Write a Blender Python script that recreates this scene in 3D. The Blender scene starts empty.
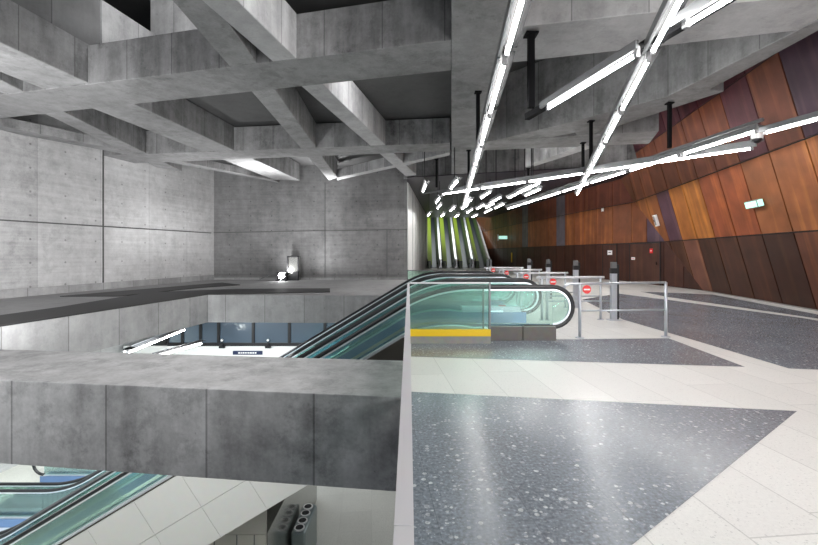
import bpy, math, random
from mathutils import Vector
random.seed(7)
SC = bpy.context.scene
COL = SC.collection
# ------------------------------------------------------------ camera, world, exposure
F = 420.0; CX = 409.0; HY = 254.0; EYE = 1.55
cam_d = bpy.data.cameras.new('camera'); cam = bpy.data.objects.new('camera', cam_d); COL.objects.link(cam)
cam.location = (0, 0, EYE); cam.rotation_euler = (math.pi/2, 0, 0)
cam_d.sensor_width = 36; cam_d.lens = F/818*36; cam_d.shift_y = (HY-272.5)/818
cam_d.clip_start = 0.05; cam_d.clip_end = 300
SC.camera = cam
w = bpy.data.worlds.new('world'); SC.world = w; w.use_nodes = True
w.node_tree.nodes['Background'].inputs[0].default_value = (0.80, 0.86, 1.0, 1)
w.node_tree.nodes['Background'].inputs[1].default_value = 0.20
SC.view_settings.view_transform = 'Standard'; SC.view_settings.look = 'None'
SC.view_settings.gamma = 1; SC.view_settings.use_curve_mapping = False
SC.view_settings.exposure = 0.0
SC.cycles.max_bounces = 8; SC.cycles.diffuse_bounces = 4; SC.cycles.glossy_bounces = 4
SC.cycles.transparent_max_bounces = 16
SC.cycles.use_denoising = True
SC.cycles.sample_clamp_indirect = 6

def lamp(name, loc, tgt, power, size=(1, 1), color=(1, 1, 1), spread=180):
    l = bpy.data.lights.new(name, 'AREA'); l.shape = 'RECTANGLE'; l.size, l.size_y = size
    l.energy = power; l.color = color; l.spread = math.radians(spread)
    o = bpy.data.objects.new(name, l); COL.objects.link(o); o.location = loc
    o.rotation_euler = (Vector(tgt)-Vector(loc)).to_track_quat('-Z', 'Y').to_euler()
    return o
LP = 1.0
lamp('hall_fill_behind_camera', (5, -3.0, 5.6), (5, 3, 0), 680, (5, 2), (1, .98, .96))  # unseen area light added to brighten the hall
lamp('shaft_light', (-5.2, 10.6, 9.2), (-8.0, 12.3, 8.0), 45, (1, .6), (1, 1, 1), 120)
lamp('coffer_fill_far', (.62, 10.6, 6.6), (-3.0, 13.2, 6.3), 32, (.3, .3), (1, 1, 1), 75)  # added lamp, hidden behind the cross beam, brightens a beam flank
lamp('coffer_fill_near', (.62, 4.9, 6.7), (-2.9, 7.0, 6.4), 50, (.3, .3), (1, 1, 1), 75)  # added lamp above the view for the near beam flank
lamp('ledge_spot_left', (-7.2, 20.2, .06), (-7.45, 21, 5.9), 110, (.3, .3), (1, 1, 1), 45)
lamp('ledge_spot_right', (-4.9, 24.3, .06), (-4.8, 24.0, 5.9), 80, (.3, .3), (1, 1, 1), 45)
lamp('hall_fill_up', (5, -2.0, 1.0), (5, 5, 6), 260, (3, 1), (1, 1, 1), 150)  # unseen lamp added in place of floor bounce on the soffits
lamp('void_fill_left', (-8, 5.9, .35), (-13.5, 14, 4.5), 520, (1.2, .5), (1, 1, 1), 140)  # area light added with its back to the camera to brighten the left wall
lamp('void_fill_left_near', (-9, .0, 2.0), (-15.5, 8, 3.0), 420, (1, 1), (1, 1, 1), 110)  # added out of view for the nearer part of the left wall
lamp('void_fill_up', (-5.5, 2.0, .3), (-5.5, 9, 6), 70, (1.5, .8), (1, 1, 1), 150)  # unseen lamp added over the void to lift the soffits
lamp('void_fill_top', (-5, 5.0, 5.7), (-5, 6.4, 0), 150, (5, .5), (1, 1, 1), 150)  # unseen overhead lamp added to brighten the foreground beam top
lamp('concourse_fill_near', (-4.5, 5.5, -1.35), (-4.5, 6.5, -6), 150, (6, 1.5), (.97, 1, .97))  # hidden area light added under the beams to brighten the concourse
lamp('concourse_fill_mid', (-2.0, 12.5, -1.3), (-2.0, 12.3, -6), 170, (3, 4), (1, 1, .98))  # hidden lamp added to brighten the concourse floor
lamp('concourse_fill_landing', (-9.5, 9.5, -1.4), (-10, 10.2, -6), 900, (3, 4), (.93, 1, .97))  # hidden lamp added to make the lower escalator landing paler
lamp('concourse_fill_far', (-7, 14.5, -1.3), (-7, 15.5, -6), 330, (6, 2.5), (.90, .96, 1))  # hidden lamp added to brighten the rear of the concourse
lamp('ledge_uplight', (-5.6, 23.6, .06), (-4.5, 24.2, 6), 80, (.5, .3), (1, 1, 1), 150)
lamp('ledge_fill_corner', (-9.5, 20, .06), (-9.2, 21, 6), 200, (.6, .3), (1, 1, 1), 150)  # lamp added flat on the ledge, no fixture there, lights the corner
lamp('ledge_uplight_left', (-11.2, 8.5, .3), (-9.5, 8.0, 6), 110, (.6, .4), (1, 1, 1), 150)
lamp('escalator_hall_light', (5.5, 53, 10.5), (5.5, 52, 0), 1000, (7, 12), (.97, 1, .92))

# ------------------------------------------------------------ pixel helpers (locate things in the place)
def P(px, py, z):
    k = -(py-HY)/F; t = (z-EYE)/k
    return Vector(((px-CX)/F*t, t, z))
def D(px, py, d):
    return Vector(((px-CX)/F*d, d, EYE-(py-HY)/F*d))

# ------------------------------------------------------------ mesh builder
class MB:
    def __init__(s): s.v = []; s.f = []; s.c = []; s.m = []
    def face(s, pts, c=None, m=0):
        i = len(s.v); s.v += [Vector(p) for p in pts]; s.f.append(list(range(i, i+len(pts)))); s.c.append(c); s.m.append(m); return s
    def box(s, x0, x1, y0, y1, z0, z1, m=0):
        return s.prism([(x0, y0), (x1, y0), (x1, y1), (x0, y1)], z0, z1, m)
    def prism(s, poly, z0, z1, m=0):
        a = sum(poly[i][0]*poly[(i+1) % len(poly)][1]-poly[(i+1) % len(poly)][0]*poly[i][1] for i in range(len(poly)))
        if a < 0: poly = poly[::-1]
        b = [Vector((p[0], p[1], z0)) for p in poly]; t = [Vector((p[0], p[1], z1)) for p in poly]
        n = len(poly)
        s.face(b[::-1], m=m); s.face(t, m=m)
        for i in range(n):
            j = (i+1) % n; s.face([b[i], b[j], t[j], t[i]], m=m)
        return s
    def slab_y(s, poly, y0, y1, m=0):      # polygon in XZ extruded in Y
        a = sum(poly[i][0]*poly[(i+1) % len(poly)][1]-poly[(i+1) % len(poly)][0]*poly[i][1] for i in range(len(poly)))
        if a < 0: poly = poly[::-1]
        f = [Vector((p[0], y0, p[1])) for p in poly]; b = [Vector((p[0], y1, p[1])) for p in poly]; n = len(poly)
        s.face(f, m=m); s.face(b[::-1], m=m)
        for i in range(n):
            j = (i+1) % n; s.face([f[j], f[i], b[i], b[j]], m=m)
        return s
    def bar(s, a, b, wx, wz, m=0, up=(0, 0, 1)):   # rectangular bar from a to b
        a = Vector(a); b = Vector(b); d = (b-a).normalized(); u = Vector(up)
        if abs(d.dot(u)) > .98: u = Vector((0, 1, 0))
        sd = d.cross(u).normalized(); u = sd.cross(d).normalized()
        q = [(-1, -1), (1, -1), (1, 1), (-1, 1)]
        A = [a+sd*i*wx/2+u*j*wz/2 for i, j in q]; B = [b+sd*i*wx/2+u*j*wz/2 for i, j in q]
        s.face(A, m=m); s.face(B[::-1], m=m)
        for i in range(4):
            j = (i+1) % 4; s.face([A[j], A[i], B[i], B[j]], m=m)
        return s
    def tube(s, path, r, n=10, m=0):
        path = [Vector(p) for p in path]; rings = []
        pr = None
        for i, p in enumerate(path):
            d = (path[min(i+1, len(path)-1)]-path[max(i-1, 0)]).normalized()
            if pr is None:
                u = Vector((0, 1, 0)) if abs(d.y) < .8 else Vector((0, 0, 1))
            else: u = pr
            u = (u-d*u.dot(d)).normalized(); pr = u; v = d.cross(u)
            rings.append([p+(u*math.cos(2*math.pi*k/n)+v*math.sin(2*math.pi*k/n))*r for k in range(n)])
        for a, b in zip(rings, rings[1:]):
            for k in range(n):
                j = (k+1) % n; s.face([a[k], a[j], b[j], b[k]], m=m)
        s.face(rings[0][::-1], m=m); s.face(rings[-1], m=m)
        return s
    def disc(s, c, nrm, r, th, n=24, m=0):
        nrm = Vector(nrm).normalized(); c = Vector(c)
        return s.tube([c-nrm*th/2, c+nrm*th/2], r, n, m)
    def dome(s, c, r, n=12, k=5, up=-1, m=0):
        c = Vector(c); R = []
        for i in range(k+1):
            a = math.pi/2*i/k
            R.append([c+Vector((math.cos(t)*r*math.cos(a), math.sin(t)*r*math.cos(a), up*r*math.sin(a))) for t in [2*math.pi*j/n for j in range(n)]])
        for a, b in zip(R, R[1:]):
            for j in range(n):
                l = (j+1) % n; s.face([a[j], a[l], b[l], b[j]], m=m)
        return s
    def build(s, name, mats, parent=None, smooth=False, bevel=0):
        off = Vector(parent.matrix_world.translation) if parent is None else Vector((0, 0, 0))
        return None
def world_off(o):
    r = Vector((0, 0, 0))
    while o is not None: r += o.location; o = o.parent
    return r
def build(s, name, mats, parent=None, smooth=False, bevel=0):
    off = world_off(parent) if parent else Vector((0, 0, 0))
    me = bpy.data.meshes.new(name)
    key = {}; vs = []; fs = []; keep = []
    for fi, f in enumerate(s.f):
        g = []
        for i in f:
            p = s.v[i]; k = (round(p.x, 5), round(p.y, 5), round(p.z, 5))
            if k not in key: key[k] = len(vs); vs.append(p-off)
            if not g or g[-1] != key[k]: g.append(key[k])
        if len(g) > 1 and g[0] == g[-1]: g.pop()
        if len(set(g)) >= 3 and len(set(g)) == len(g): fs.append(g); keep.append(fi)
    me.from_pydata([tuple(v) for v in vs], [], fs)
    if not isinstance(mats, (list, tuple)): mats = [mats]
    for m in mats: me.materials.append(m)
    hascol = any(c is not None for c in s.c)
    if hascol: me.color_attributes.new('Col', 'FLOAT_COLOR', 'CORNER')
    me.uv_layers.new(name='UVMap')
    uv = me.uv_layers['UVMap']; ca = me.color_attributes.get('Col') if hascol else None
    for pl, fi in zip(me.polygons, keep):
        pl.material_index = s.m[fi]; pl.use_smooth = smooth
        n = pl.normal
        for li in pl.loop_indices:
            p = me.vertices[me.loops[li].vertex_index].co+off
            if abs(n.z) > .7: uv.data[li].uv = (p.x, p.y)
            else:
                t = Vector((-n.y, n.x, 0)).normalized(); uv.data[li].uv = (p.dot(t), p.z)
            if hascol:
                c = s.c[fi] or (.5, .5, .5); ca.data[li].color = (c[0], c[1], c[2], 1)
    o = bpy.data.objects.new(name, me); COL.objects.link(o)
    if parent: o.parent = parent
    if bevel:
        b = o.modifiers.new('bevel', 'BEVEL'); b.width = bevel; b.segments = 2; b.limit_method = 'ANGLE'
    return o
MB.build = build
def tag(o, label=None, cat=None, group=None, kind=None):
    if label: o['label'] = label
    if cat: o['category'] = cat
    if group: o['group'] = group
    if kind: o['kind'] = kind
    return o
def thing(name, loc, label, cat, group=None):
    o = bpy.data.objects.new(name, None); COL.objects.link(o); o.location = Vector(loc); o.empty_display_size = .2
    return tag(o, label, cat, group)
def copy_tree(o, parent=None):
    c = o.copy(); COL.objects.link(c)
    if parent: c.parent = parent
    for ch in [x for x in COL.objects if x.parent == o]: copy_tree(ch, c)
    return c

# ------------------------------------------------------------ materials
def new(name):
    m = bpy.data.materials.new(name); m.use_nodes = True
    return m, m.node_tree.nodes, m.node_tree.links, m.node_tree.nodes['Principled BSDF']
def plain(name, col, rough=.5, metal=0, emit=None, es=0, noise=.0, spec=None):
    m, N, L, b = new(name)
    b.inputs['Base Color'].default_value = (*col, 1); b.inputs['Roughness'].default_value = rough
    b.inputs['Metallic'].default_value = metal
    if spec is not None: b.inputs['Specular IOR Level'].default_value = spec
    if emit: b.inputs['Emission Color'].default_value = (*emit, 1); b.inputs['Emission Strength'].default_value = es
    if noise:
        t = N.new('ShaderNodeTexCoord'); n = N.new('ShaderNodeTexNoise'); n.inputs['Scale'].default_value = 9
        L.new(t.outputs['Object'], n.inputs['Vector'])
        r = N.new('ShaderNodeMixRGB'); r.blend_type = 'MULTIPLY'; r.inputs[0].default_value = noise
        r.inputs[1].default_value = (*col, 1); L.new(n.outputs['Color'], r.inputs[2]); L.new(r.outputs[0], b.inputs['Base Color'])
    return m
def math_n(N, L, op, a, b=None, c=None):
    n = N.new('ShaderNodeMath'); n.operation = op
    for i, x in enumerate((a, b, c)):
        if x is None: continue
        if isinstance(x, (int, float)): n.inputs[i].default_value = x
        else: L.new(x, n.inputs[i])
    return n.outputs[0]
def concrete(name, base=.3, var=.35, ju=1.45, jv=None, ju0=0., jv0=0., jw=.012, holes=False, boards=False, rough=.75, streak=.25, jd=.45, tint=(1, 1, 1.01)):
    m, N, L, b = new(name)
    geo = N.new('ShaderNodeNewGeometry'); uvn = N.new('ShaderNodeUVMap')
    sep = N.new('ShaderNodeSeparateXYZ'); L.new(uvn.outputs[0], sep.inputs[0]); u, v = sep.outputs[0], sep.outputs[1]
    nz = N.new('ShaderNodeSeparateXYZ'); L.new(geo.outputs['True Normal'], nz.inputs[0])
    vert = math_n(N, L, 'LESS_THAN', math_n(N, L, 'ABSOLUTE', nz.outputs[2]), .5)
    def noise(scale, det, vec, rg=.6):
        n = N.new('ShaderNodeTexNoise'); n.inputs['Scale'].default_value = scale; n.inputs['Detail'].default_value = det
        n.inputs['Roughness'].default_value = rg; L.new(vec, n.inputs['Vector']); return n.outputs['Fac']
    pos = geo.outputs['Position']
    big = noise(.55, 5, pos); mid = noise(2.6, 8, pos, .7); fine = noise(22, 4, pos)
    mp = N.new('ShaderNodeMapping'); mp.inputs['Scale'].default_value = (1.7, 1.7, .22); L.new(pos, mp.inputs['Vector'])
    st = noise(1.3, 5, mp.outputs[0])
    val = math_n(N, L, 'MULTIPLY_ADD', math_n(N, L, 'SUBTRACT', big, .5), var*2.2, 1.0)
    val = math_n(N, L, 'ADD', val, math_n(N, L, 'MULTIPLY', math_n(N, L, 'SUBTRACT', mid, .5), var*1.8))
    val = math_n(N, L, 'ADD', val, math_n(N, L, 'MULTIPLY', math_n(N, L, 'SUBTRACT', fine, .5), var*.5))
    val = math_n(N, L, 'ADD', val, math_n(N, L, 'MULTIPLY', math_n(N, L, 'MULTIPLY', math_n(N, L, 'SUBTRACT', st, .5), streak*3), vert))
    bl = N.new('ShaderNodeMapRange'); bl.inputs['From Min'].default_value = .50; bl.inputs['From Max'].default_value = .60
    bl.interpolation_type = 'SMOOTHSTEP'; L.new(noise(1.1, 10, pos, .72), bl.inputs['Value'])
    val = math_n(N, L, 'MULTIPLY_ADD', bl.outputs[0], -var*.45, val)
    pit = math_n(N, L, 'GREATER_THAN', noise(9, 3, pos), .72)
    val = math_n(N, L, 'MULTIPLY_ADD', pit, -.22, val)
    # per board tone
    if ju:
        cu = math_n(N, L, 'FLOOR', math_n(N, L, 'DIVIDE', math_n(N, L, 'ADD', u, ju0), ju))
        wn = N.new('ShaderNodeTexWhiteNoise'); wn.noise_dimensions = '1D'; L.new(cu, wn.inputs['W'])
        val = math_n(N, L, 'ADD', val, math_n(N, L, 'MULTIPLY', math_n(N, L, 'MULTIPLY', math_n(N, L, 'SUBTRACT', wn.outputs[0], .5), .30), vert))
        fu = math_n(N, L, 'ABSOLUTE', math_n(N, L, 'SUBTRACT', math_n(N, L, 'FRACT', math_n(N, L, 'DIVIDE', math_n(N, L, 'ADD', u, ju0), ju)), .5))
        ln = math_n(N, L, 'MULTIPLY', math_n(N, L, 'GREATER_THAN', fu, .5-jw/ju), vert)
        val = math_n(N, L, 'MULTIPLY', val, math_n(N, L, 'SUBTRACT', 1, math_n(N, L, 'MULTIPLY', ln, jd)))
    if jv:
        fv = math_n(N, L, 'ABSOLUTE', math_n(N, L, 'SUBTRACT', math_n(N, L, 'FRACT', math_n(N, L, 'DIVIDE', math_n(N, L, 'ADD', v, jv0), jv)), .5))
        ln = math_n(N, L, 'MULTIPLY', math_n(N, L, 'GREATER_THAN', fv, .5-.02/jv), vert)
        val = math_n(N, L, 'MULTIPLY', val, math_n(N, L, 'SUBTRACT', 1, math_n(N, L, 'MULTIPLY', ln, .5)))
    if boards:
        wv = noise(1, 3, None or uvn.outputs[0]) if False else None
        mp2 = N.new('ShaderNodeMapping'); mp2.inputs['Scale'].default_value = (.35, .35, 9); L.new(pos, mp2.inputs['Vector'])
        bn = noise(1.0, 4, mp2.outputs[0])
        val = math_n(N, L, 'ADD', val, math_n(N, L, 'MULTIPLY', math_n(N, L, 'SUBTRACT', bn, .5), .45))
    if holes:
        hu = math_n(N, L, 'MULTIPLY', math_n(N, L, 'SUBTRACT', math_n(N, L, 'FRACT', math_n(N, L, 'DIVIDE', u, 1.28)), .5), 1.28)
        hv = math_n(N, L, 'MULTIPLY', math_n(N, L, 'SUBTRACT', math_n(N, L, 'FRACT', math_n(N, L, 'DIVIDE', math_n(N, L, 'ADD', v, .1), .88)), .5), .88)
        dd = math_n(N, L, 'SQRT', math_n(N, L, 'ADD', math_n(N, L, 'MULTIPLY', hu, hu), math_n(N, L, 'MULTIPLY', hv, hv)))
        h = math_n(N, L, 'MULTIPLY', math_n(N, L, 'LESS_THAN', dd, .04), vert)
        val = math_n(N, L, 'MULTIPLY', val, math_n(N, L, 'SUBTRACT', 1, math_n(N, L, 'MULTIPLY', h, .42)))
    val = math_n(N, L, 'MAXIMUM', math_n(N, L, 'MULTIPLY', val, base), .015)
    cb = N.new('ShaderNodeCombineXYZ')
    for i in range(3): L.new(math_n(N, L, 'MULTIPLY', val, tint[i]), cb.inputs[i])
    L.new(cb.outputs[0], b.inputs['Base Color']); b.inputs['Roughness'].default_value = rough
    b.inputs['Specular IOR Level'].default_value = .3
    bp = N.new('ShaderNodeBump'); bp.inputs['Strength'].default_value = .25; bp.inputs['Distance'].default_value = .02
    L.new(mid, bp.inputs['Height']); L.new(bp.outputs[0], b.inputs['Normal'])
    return m
def terrazzo(name, base, chip, chip_amt, scale, rough, tw=.56, tl=1.9, line=.55, lw=.004, ang=-.093, mott=.25):
    m, N, L, b = new(name)
    tc = N.new('ShaderNodeNewGeometry'); pos = tc.outputs['Position']
    vo = N.new('ShaderNodeTexVoronoi'); vo.inputs['Scale'].default_value = scale; L.new(pos, vo.inputs['Vector'])
    ds = vo.outputs['Distance']; sc = N.new('ShaderNodeSeparateXYZ'); L.new(vo.outputs['Color'], sc.inputs[0])
    pick = math_n(N, L, 'GREATER_THAN', sc.outputs[0], 1-chip_amt)
    near = math_n(N, L, 'LESS_THAN', ds, math_n(N, L, 'MULTIPLY', sc.outputs[1], .5))
    ch = math_n(N, L, 'MULTIPLY', pick, near)
    ch = math_n(N, L, 'MULTIPLY', ch, math_n(N, L, 'MULTIPLY_ADD', sc.outputs[2], .7, .3))
    n1 = N.new('ShaderNodeTexNoise'); n1.inputs['Scale'].default_value = 42; n1.inputs['Detail'].default_value = 6; L.new(pos, n1.inputs['Vector'])
    n2 = N.new('ShaderNodeTexNoise'); n2.inputs['Scale'].default_value = 1.1; n2.inputs['Detail'].default_value = 4; L.new(pos, n2.inputs['Vector'])
    v2 = N.new('ShaderNodeTexVoronoi'); v2.inputs['Scale'].default_value = scale*2.7; L.new(pos, v2.inputs['Vector'])
    s2 = N.new('ShaderNodeSeparateXYZ'); L.new(v2.outputs['Color'], s2.inputs[0])
    c2 = math_n(N, L, 'MULTIPLY', math_n(N, L, 'GREATER_THAN', s2.outputs[0], .45), math_n(N, L, 'LESS_THAN', v2.outputs['Distance'], math_n(N, L, 'MULTIPLY', s2.outputs[1], .5)))
    ch = math_n(N, L, 'MAXIMUM', ch, math_n(N, L, 'MULTIPLY', c2, math_n(N, L, 'MULTIPLY', s2.outputs[2], .6)))
    mx = N.new('ShaderNodeMixRGB'); mx.inputs[1].default_value = (*base, 1); mx.inputs[2].default_value = (*chip, 1); L.new(ch, mx.inputs[0])
    val = math_n(N, L, 'MULTIPLY_ADD', math_n(N, L, 'SUBTRACT', n1.outputs[0], .5), mott*3, 1)
    val = math_n(N, L, 'ADD', val, math_n(N, L, 'MULTIPLY', math_n(N, L, 'SUBTRACT', n2.outputs[0], .5), mott))
    # tile joints
    s = N.new('ShaderNodeSeparateXYZ'); L.new(pos, s.inputs[0])
    u = math_n(N, L, 'MULTIPLY_ADD', s.outputs[1], -ang, s.outputs[0]); v = math_n(N, L, 'MULTIPLY_ADD', s.outputs[0], ang, s.outputs[1])
    uu = math_n(N, L, 'DIVIDE', math_n(N, L, 'SUBTRACT', u, .95), tw); iu = math_n(N, L, 'FLOOR', uu)
    wn = N.new('ShaderNodeTexWhiteNoise'); wn.noise_dimensions = '1D'; L.new(iu, wn.inputs['W'])
    vv = math_n(N, L, 'ADD', math_n(N, L, 'DIVIDE', v, tl), wn.outputs[0])
    lu = math_n(N, L, 'GREATER_THAN', math_n(N, L, 'ABSOLUTE', math_n(N, L, 'SUBTRACT', math_n(N, L, 'FRACT', uu), .5)), .5-lw/tw)
    lv = math_n(N, L, 'GREATER_THAN', math_n(N, L, 'ABSOLUTE', math_n(N, L, 'SUBTRACT', math_n(N, L, 'FRACT', vv), .5)), .5-lw/tl)
    ln = math_n(N, L, 'MAXIMUM', lu, lv)
    ci = N.new('ShaderNodeCombineXYZ'); L.new(iu, ci.inputs[0]); L.new(math_n(N, L, 'FLOOR', vv), ci.inputs[1])
    w2 = N.new('ShaderNodeTexWhiteNoise'); L.new(ci.outputs[0], w2.inputs['Vector'])
    val = math_n(N, L, 'ADD', val, math_n(N, L, 'MULTIPLY', math_n(N, L, 'SUBTRACT', w2.outputs[0], .5), .10))
    val = math_n(N, L, 'MULTIPLY', val, math_n(N, L, 'MULTIPLY_ADD', ln, line-1, 1))
    hs = N.new('ShaderNodeVectorMath'); hs.operation = 'SCALE'; L.new(mx.outputs[0], hs.inputs[0]); L.new(val, hs.inputs['Scale'])
    L.new(hs.outputs[0], b.inputs['Base Color']); b.inputs['Roughness'].default_value = rough
    rr = math_n(N, L, 'MULTIPLY_ADD', n1.outputs[0], .2, rough-.1); L.new(rr, b.inputs['Roughness'])
    return m
def corten():
    m, N, L, b = new('weathering_steel')
    at = N.new('ShaderNodeAttribute'); at.attribute_name = 'Col'
    uvn = N.new('ShaderNodeUVMap'); pos = N.new('ShaderNodeNewGeometry').outputs['Position']
    mp = N.new('ShaderNodeMapping'); mp.inputs['Scale'].default_value = (3.2, .16, 1); L.new(uvn.outputs[0], mp.inputs['Vector'])
    n = N.new('ShaderNodeTexNoise'); n.inputs['Scale'].default_value = 1.0; n.inputs['Detail'].default_value = 5; L.new(mp.outputs[0], n.inputs['Vector'])
    n2 = N.new('ShaderNodeTexNoise'); n2.inputs['Scale'].default_value = 1.6; n2.inputs['Detail'].default_value = 7; L.new(pos, n2.inputs['Vector'])
    st = N.new('ShaderNodeMapRange'); st.inputs['From Min'].default_value = .5; st.inputs['From Max'].default_value = .72; L.new(n.outputs[0], st.inputs['Value'])
    col2 = N.new('ShaderNodeMixRGB'); col2.blend_type = 'MIX'; L.new(at.outputs['Color'], col2.inputs[1])
    sc = N.new('ShaderNodeMixRGB'); sc.blend_type = 'MULTIPLY'; sc.inputs[0].default_value = 1; L.new(at.outputs['Color'], sc.inputs[1]); sc.inputs[2].default_value = (2.1, 2.3, 1.6, 1)
    L.new(sc.outputs[0], col2.inputs[2]); L.new(math_n(N, L, 'MULTIPLY', st.outputs[0], .75), col2.inputs[0])
    v = math_n(N, L, 'MULTIPLY_ADD', math_n(N, L, 'SUBTRACT', n2.outputs[0], .5), 1.1, 1)
    hs = N.new('ShaderNodeVectorMath'); hs.operation = 'SCALE'; L.new(col2.outputs[0], hs.inputs[0]); L.new(v, hs.inputs['Scale'])
    L.new(hs.outputs[0], b.inputs['Base Color']); b.inputs['Roughness'].default_value = .45; b.inputs['Specular IOR Level'].default_value = .22
    bp = N.new('ShaderNodeBump'); bp.inputs['Strength'].default_value = .15; L.new(n2.outputs[0], bp.inputs['Height']); L.new(bp.outputs[0], b.inputs['Normal'])
    return m
def glass(name, col, alpha, rough=.05, spec=.5, body=0.0):
    m, N, L, b = new(name); out = [n for n in N if n.type == 'OUTPUT_MATERIAL'][0]
    tr = N.new('ShaderNodeBsdfTransparent'); tr.inputs[0].default_value = (*col, 1)
    gl = N.new('ShaderNodeBsdfGlossy'); gl.inputs['Roughness'].default_value = rough; gl.inputs['Color'].default_value = (.9, 1, .97, 1)
    b.inputs['Base Color'].default_value = (*[c*.5 for c in col], 1); b.inputs['Roughness'].default_value = .3
    fr = N.new('ShaderNodeFresnel'); fr.inputs[0].default_value = 1.5
    m1 = N.new('ShaderNodeMixShader'); m1.inputs[0].default_value = body; L.new(tr.outputs[0], m1.inputs[1]); L.new(b.outputs[0], m1.inputs[2])
    mx = N.new('ShaderNodeMixShader'); L.new(math_n(N, L, 'MULTIPLY_ADD', fr.outputs[0], .8, alpha), mx.inputs[0])
    L.new(m1.outputs[0], mx.inputs[1]); L.new(gl.outputs[0], mx.inputs[2]); L.new(mx.outputs[0], out.inputs[0])
    return m

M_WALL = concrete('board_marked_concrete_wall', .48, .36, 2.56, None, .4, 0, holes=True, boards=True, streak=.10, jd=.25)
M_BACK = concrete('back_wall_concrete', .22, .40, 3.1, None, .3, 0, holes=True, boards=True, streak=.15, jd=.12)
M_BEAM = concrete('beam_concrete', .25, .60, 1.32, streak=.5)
M_BEAM_SHADED = concrete('shaded_beam_concrete', .15, .3, 1.2, streak=.3)  # same beam concrete, darkened: shade on the shaft face put into colour
M_BEAM_LIT = concrete('lit_beam_concrete', .38, .40, 1.32, streak=.35)  # same beam concrete, paler: light on the bright beams put into colour
M_FRONT = concrete('stained_beam_concrete', .46, .62, 1.28, ju0=.35, streak=.35)
M_LEDGE = concrete('ledge_concrete', .33, .3, 1.5)
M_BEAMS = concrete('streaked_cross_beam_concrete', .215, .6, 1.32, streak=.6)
M_SLAB = concrete('ceiling_slab_concrete', .09, .25, None)
M_LEDGE_SHADE = plain('ledge_shade_dark', (.028, .028, .029), .6, noise=.3)  # near-black colour for the sheets that paint shade on the ledge
M_TERL = terrazzo('light_terrazzo', (.72, .72, .70), (.55, .55, .54), .4, 70, .36, mott=.07, line=.72, lw=.005)
M_TERD = terrazzo('dark_granite', (.175, .20, .235), (.52, .55, .58), .42, 26, .24, mott=.6, line=.75, lw=.003)
M_LOWF = terrazzo('concourse_floor', (.60, .60, .56), (.4, .4, .38), .4, 50, .4, tw=.9, tl=.9, line=.85, mott=.2)
M_CORT = corten()
M_DARK = plain('dark_backing', (.012, .009, .01), .7)
M_DCEIL = plain('dark_corridor_ceiling', (.022, .018, .026), .45)
M_WHITE = plain('white_panel', (.82, .82, .81), .35, noise=.05)
M_CLAD = None
M_STEEL = plain('brushed_steel', (.60, .63, .68), .3, .6, noise=.15)
M_DECK = plain('bright_steel_deck', (.80, .84, .90), .3, .75)
M_ALU = plain('pale_aluminium_cap', (.70, .70, .73), .4, .15, noise=.08)
M_RUB = plain('black_rubber', (.012, .012, .014), .35)
M_BLK = plain('black_steel', (.014, .014, .016), .45, .3)
M_GRY = plain('grey_steel_housing', (.16, .165, .17), .4, .6)
M_TUBE = plain('lit_tube', (1, 1, 1), .5, emit=(1, .985, .97), es=50)
M_REFL = plain('white_reflector', (.22, .22, .23), .4)
M_REFG = plain('satin_grey_reflector', (.022, .022, .023), .6, spec=.2)
M_MBLK = plain('matt_black', (.006, .006, .007), .8, spec=.1)
M_STEP = plain('escalator_step_metal', (.05, .06, .075), .4, .5)
M_SKIRT = plain('blue_lit_skirt', (.15, .24, .42), .3, .6)  # blue of the light from below put into the skirt colour
M_GLG = glass('green_glass', (.80, .95, .90), .05, .08, body=.07)
M_GLB = glass('blue_green_glass', (.84, .95, .96), .05, .08, body=.05)
M_GLC = glass('clear_glass', (.80, .95, .88), .05, body=.06)
M_WIN = glass('dusky_blue_glass', (.22, .32, .46), .10, .15, body=.6)
M_YEL = plain('yellow_strip', (.85, .55, .01), .4)
M_KERB = plain('grey_stone_kerb', (.15, .14, .13), .45, noise=.4)
M_KERBL = plain('pale_stone_kerb', (.33, .33, .31), .5, noise=.4)
M_RED = plain('sign_red', (.75, .02, .02), .4)
M_SIGNW = plain('sign_white', (.85, .85, .85), .4)
M_NAVY = plain('navy_sign', (.012, .022, .07), .4)
M_OLIVE = plain('lime_green_panel', (.30, .42, .05), .35)
M_DGREEN = plain('dark_green_panel', (.045, .075, .035), .3)
M_BEIGE = plain('beige_panel', (.50, .48, .42), .45, noise=.1)
M_MIRR = plain('satin_steel_sheet', (.42, .42, .40), .18, .9)
M_EXIT = plain('exit_sign_face', (.4, .7, .6), .4, emit=(.55, 1, .85), es=.8)

def struct(o): o['kind'] = 'structure'; return o

# ------------------------------------------------------------ floor
ZS = 5.90         # beam soffit height
fl = MB()
fl.prism([(0.0, -4), (16, -4), (16, 7.50), (0.0, 7.50)], -.45, 0)
fl.prism([(1.15, 7.50), (16, 7.50), (16, 14.6), (1.15, 14.6)], -.45, 0)
fl.prism([(0.0, 14.6), (16, 14.6), (14, 63), (0.0, 63)], -.45, 0)
def inlay(pts, z=.003):
    q = [P(a, b, z) for a, b in pts]
    ar = sum(q[i].x*q[(i+1) % len(q)].y-q[(i+1) % len(q)].x*q[i].y for i in range(len(q)))
    if ar < 0: q = q[::-1]
    fl.face(q, m=1)
q1 = [P(411.5, 391.7, .003), P(797, 411, .003), P(632, 545, .003), P(560, 604, .003)]
fl.face([q1[0], (0.012, 2.2, .003), q1[3], q1[2], q1[1]][::1], m=1)
inlay([(411, 356.5), (745, 366.8), (668.5, 338.2), (556, 339.3), (411, 340.5)])
inlay([(789, 368.4), (900, 373), (960, 345), (803.7, 318.2), (668, 299.8), (618, 293.5), (582, 299.5), (623, 319.5), (698, 341.3)])
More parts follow.
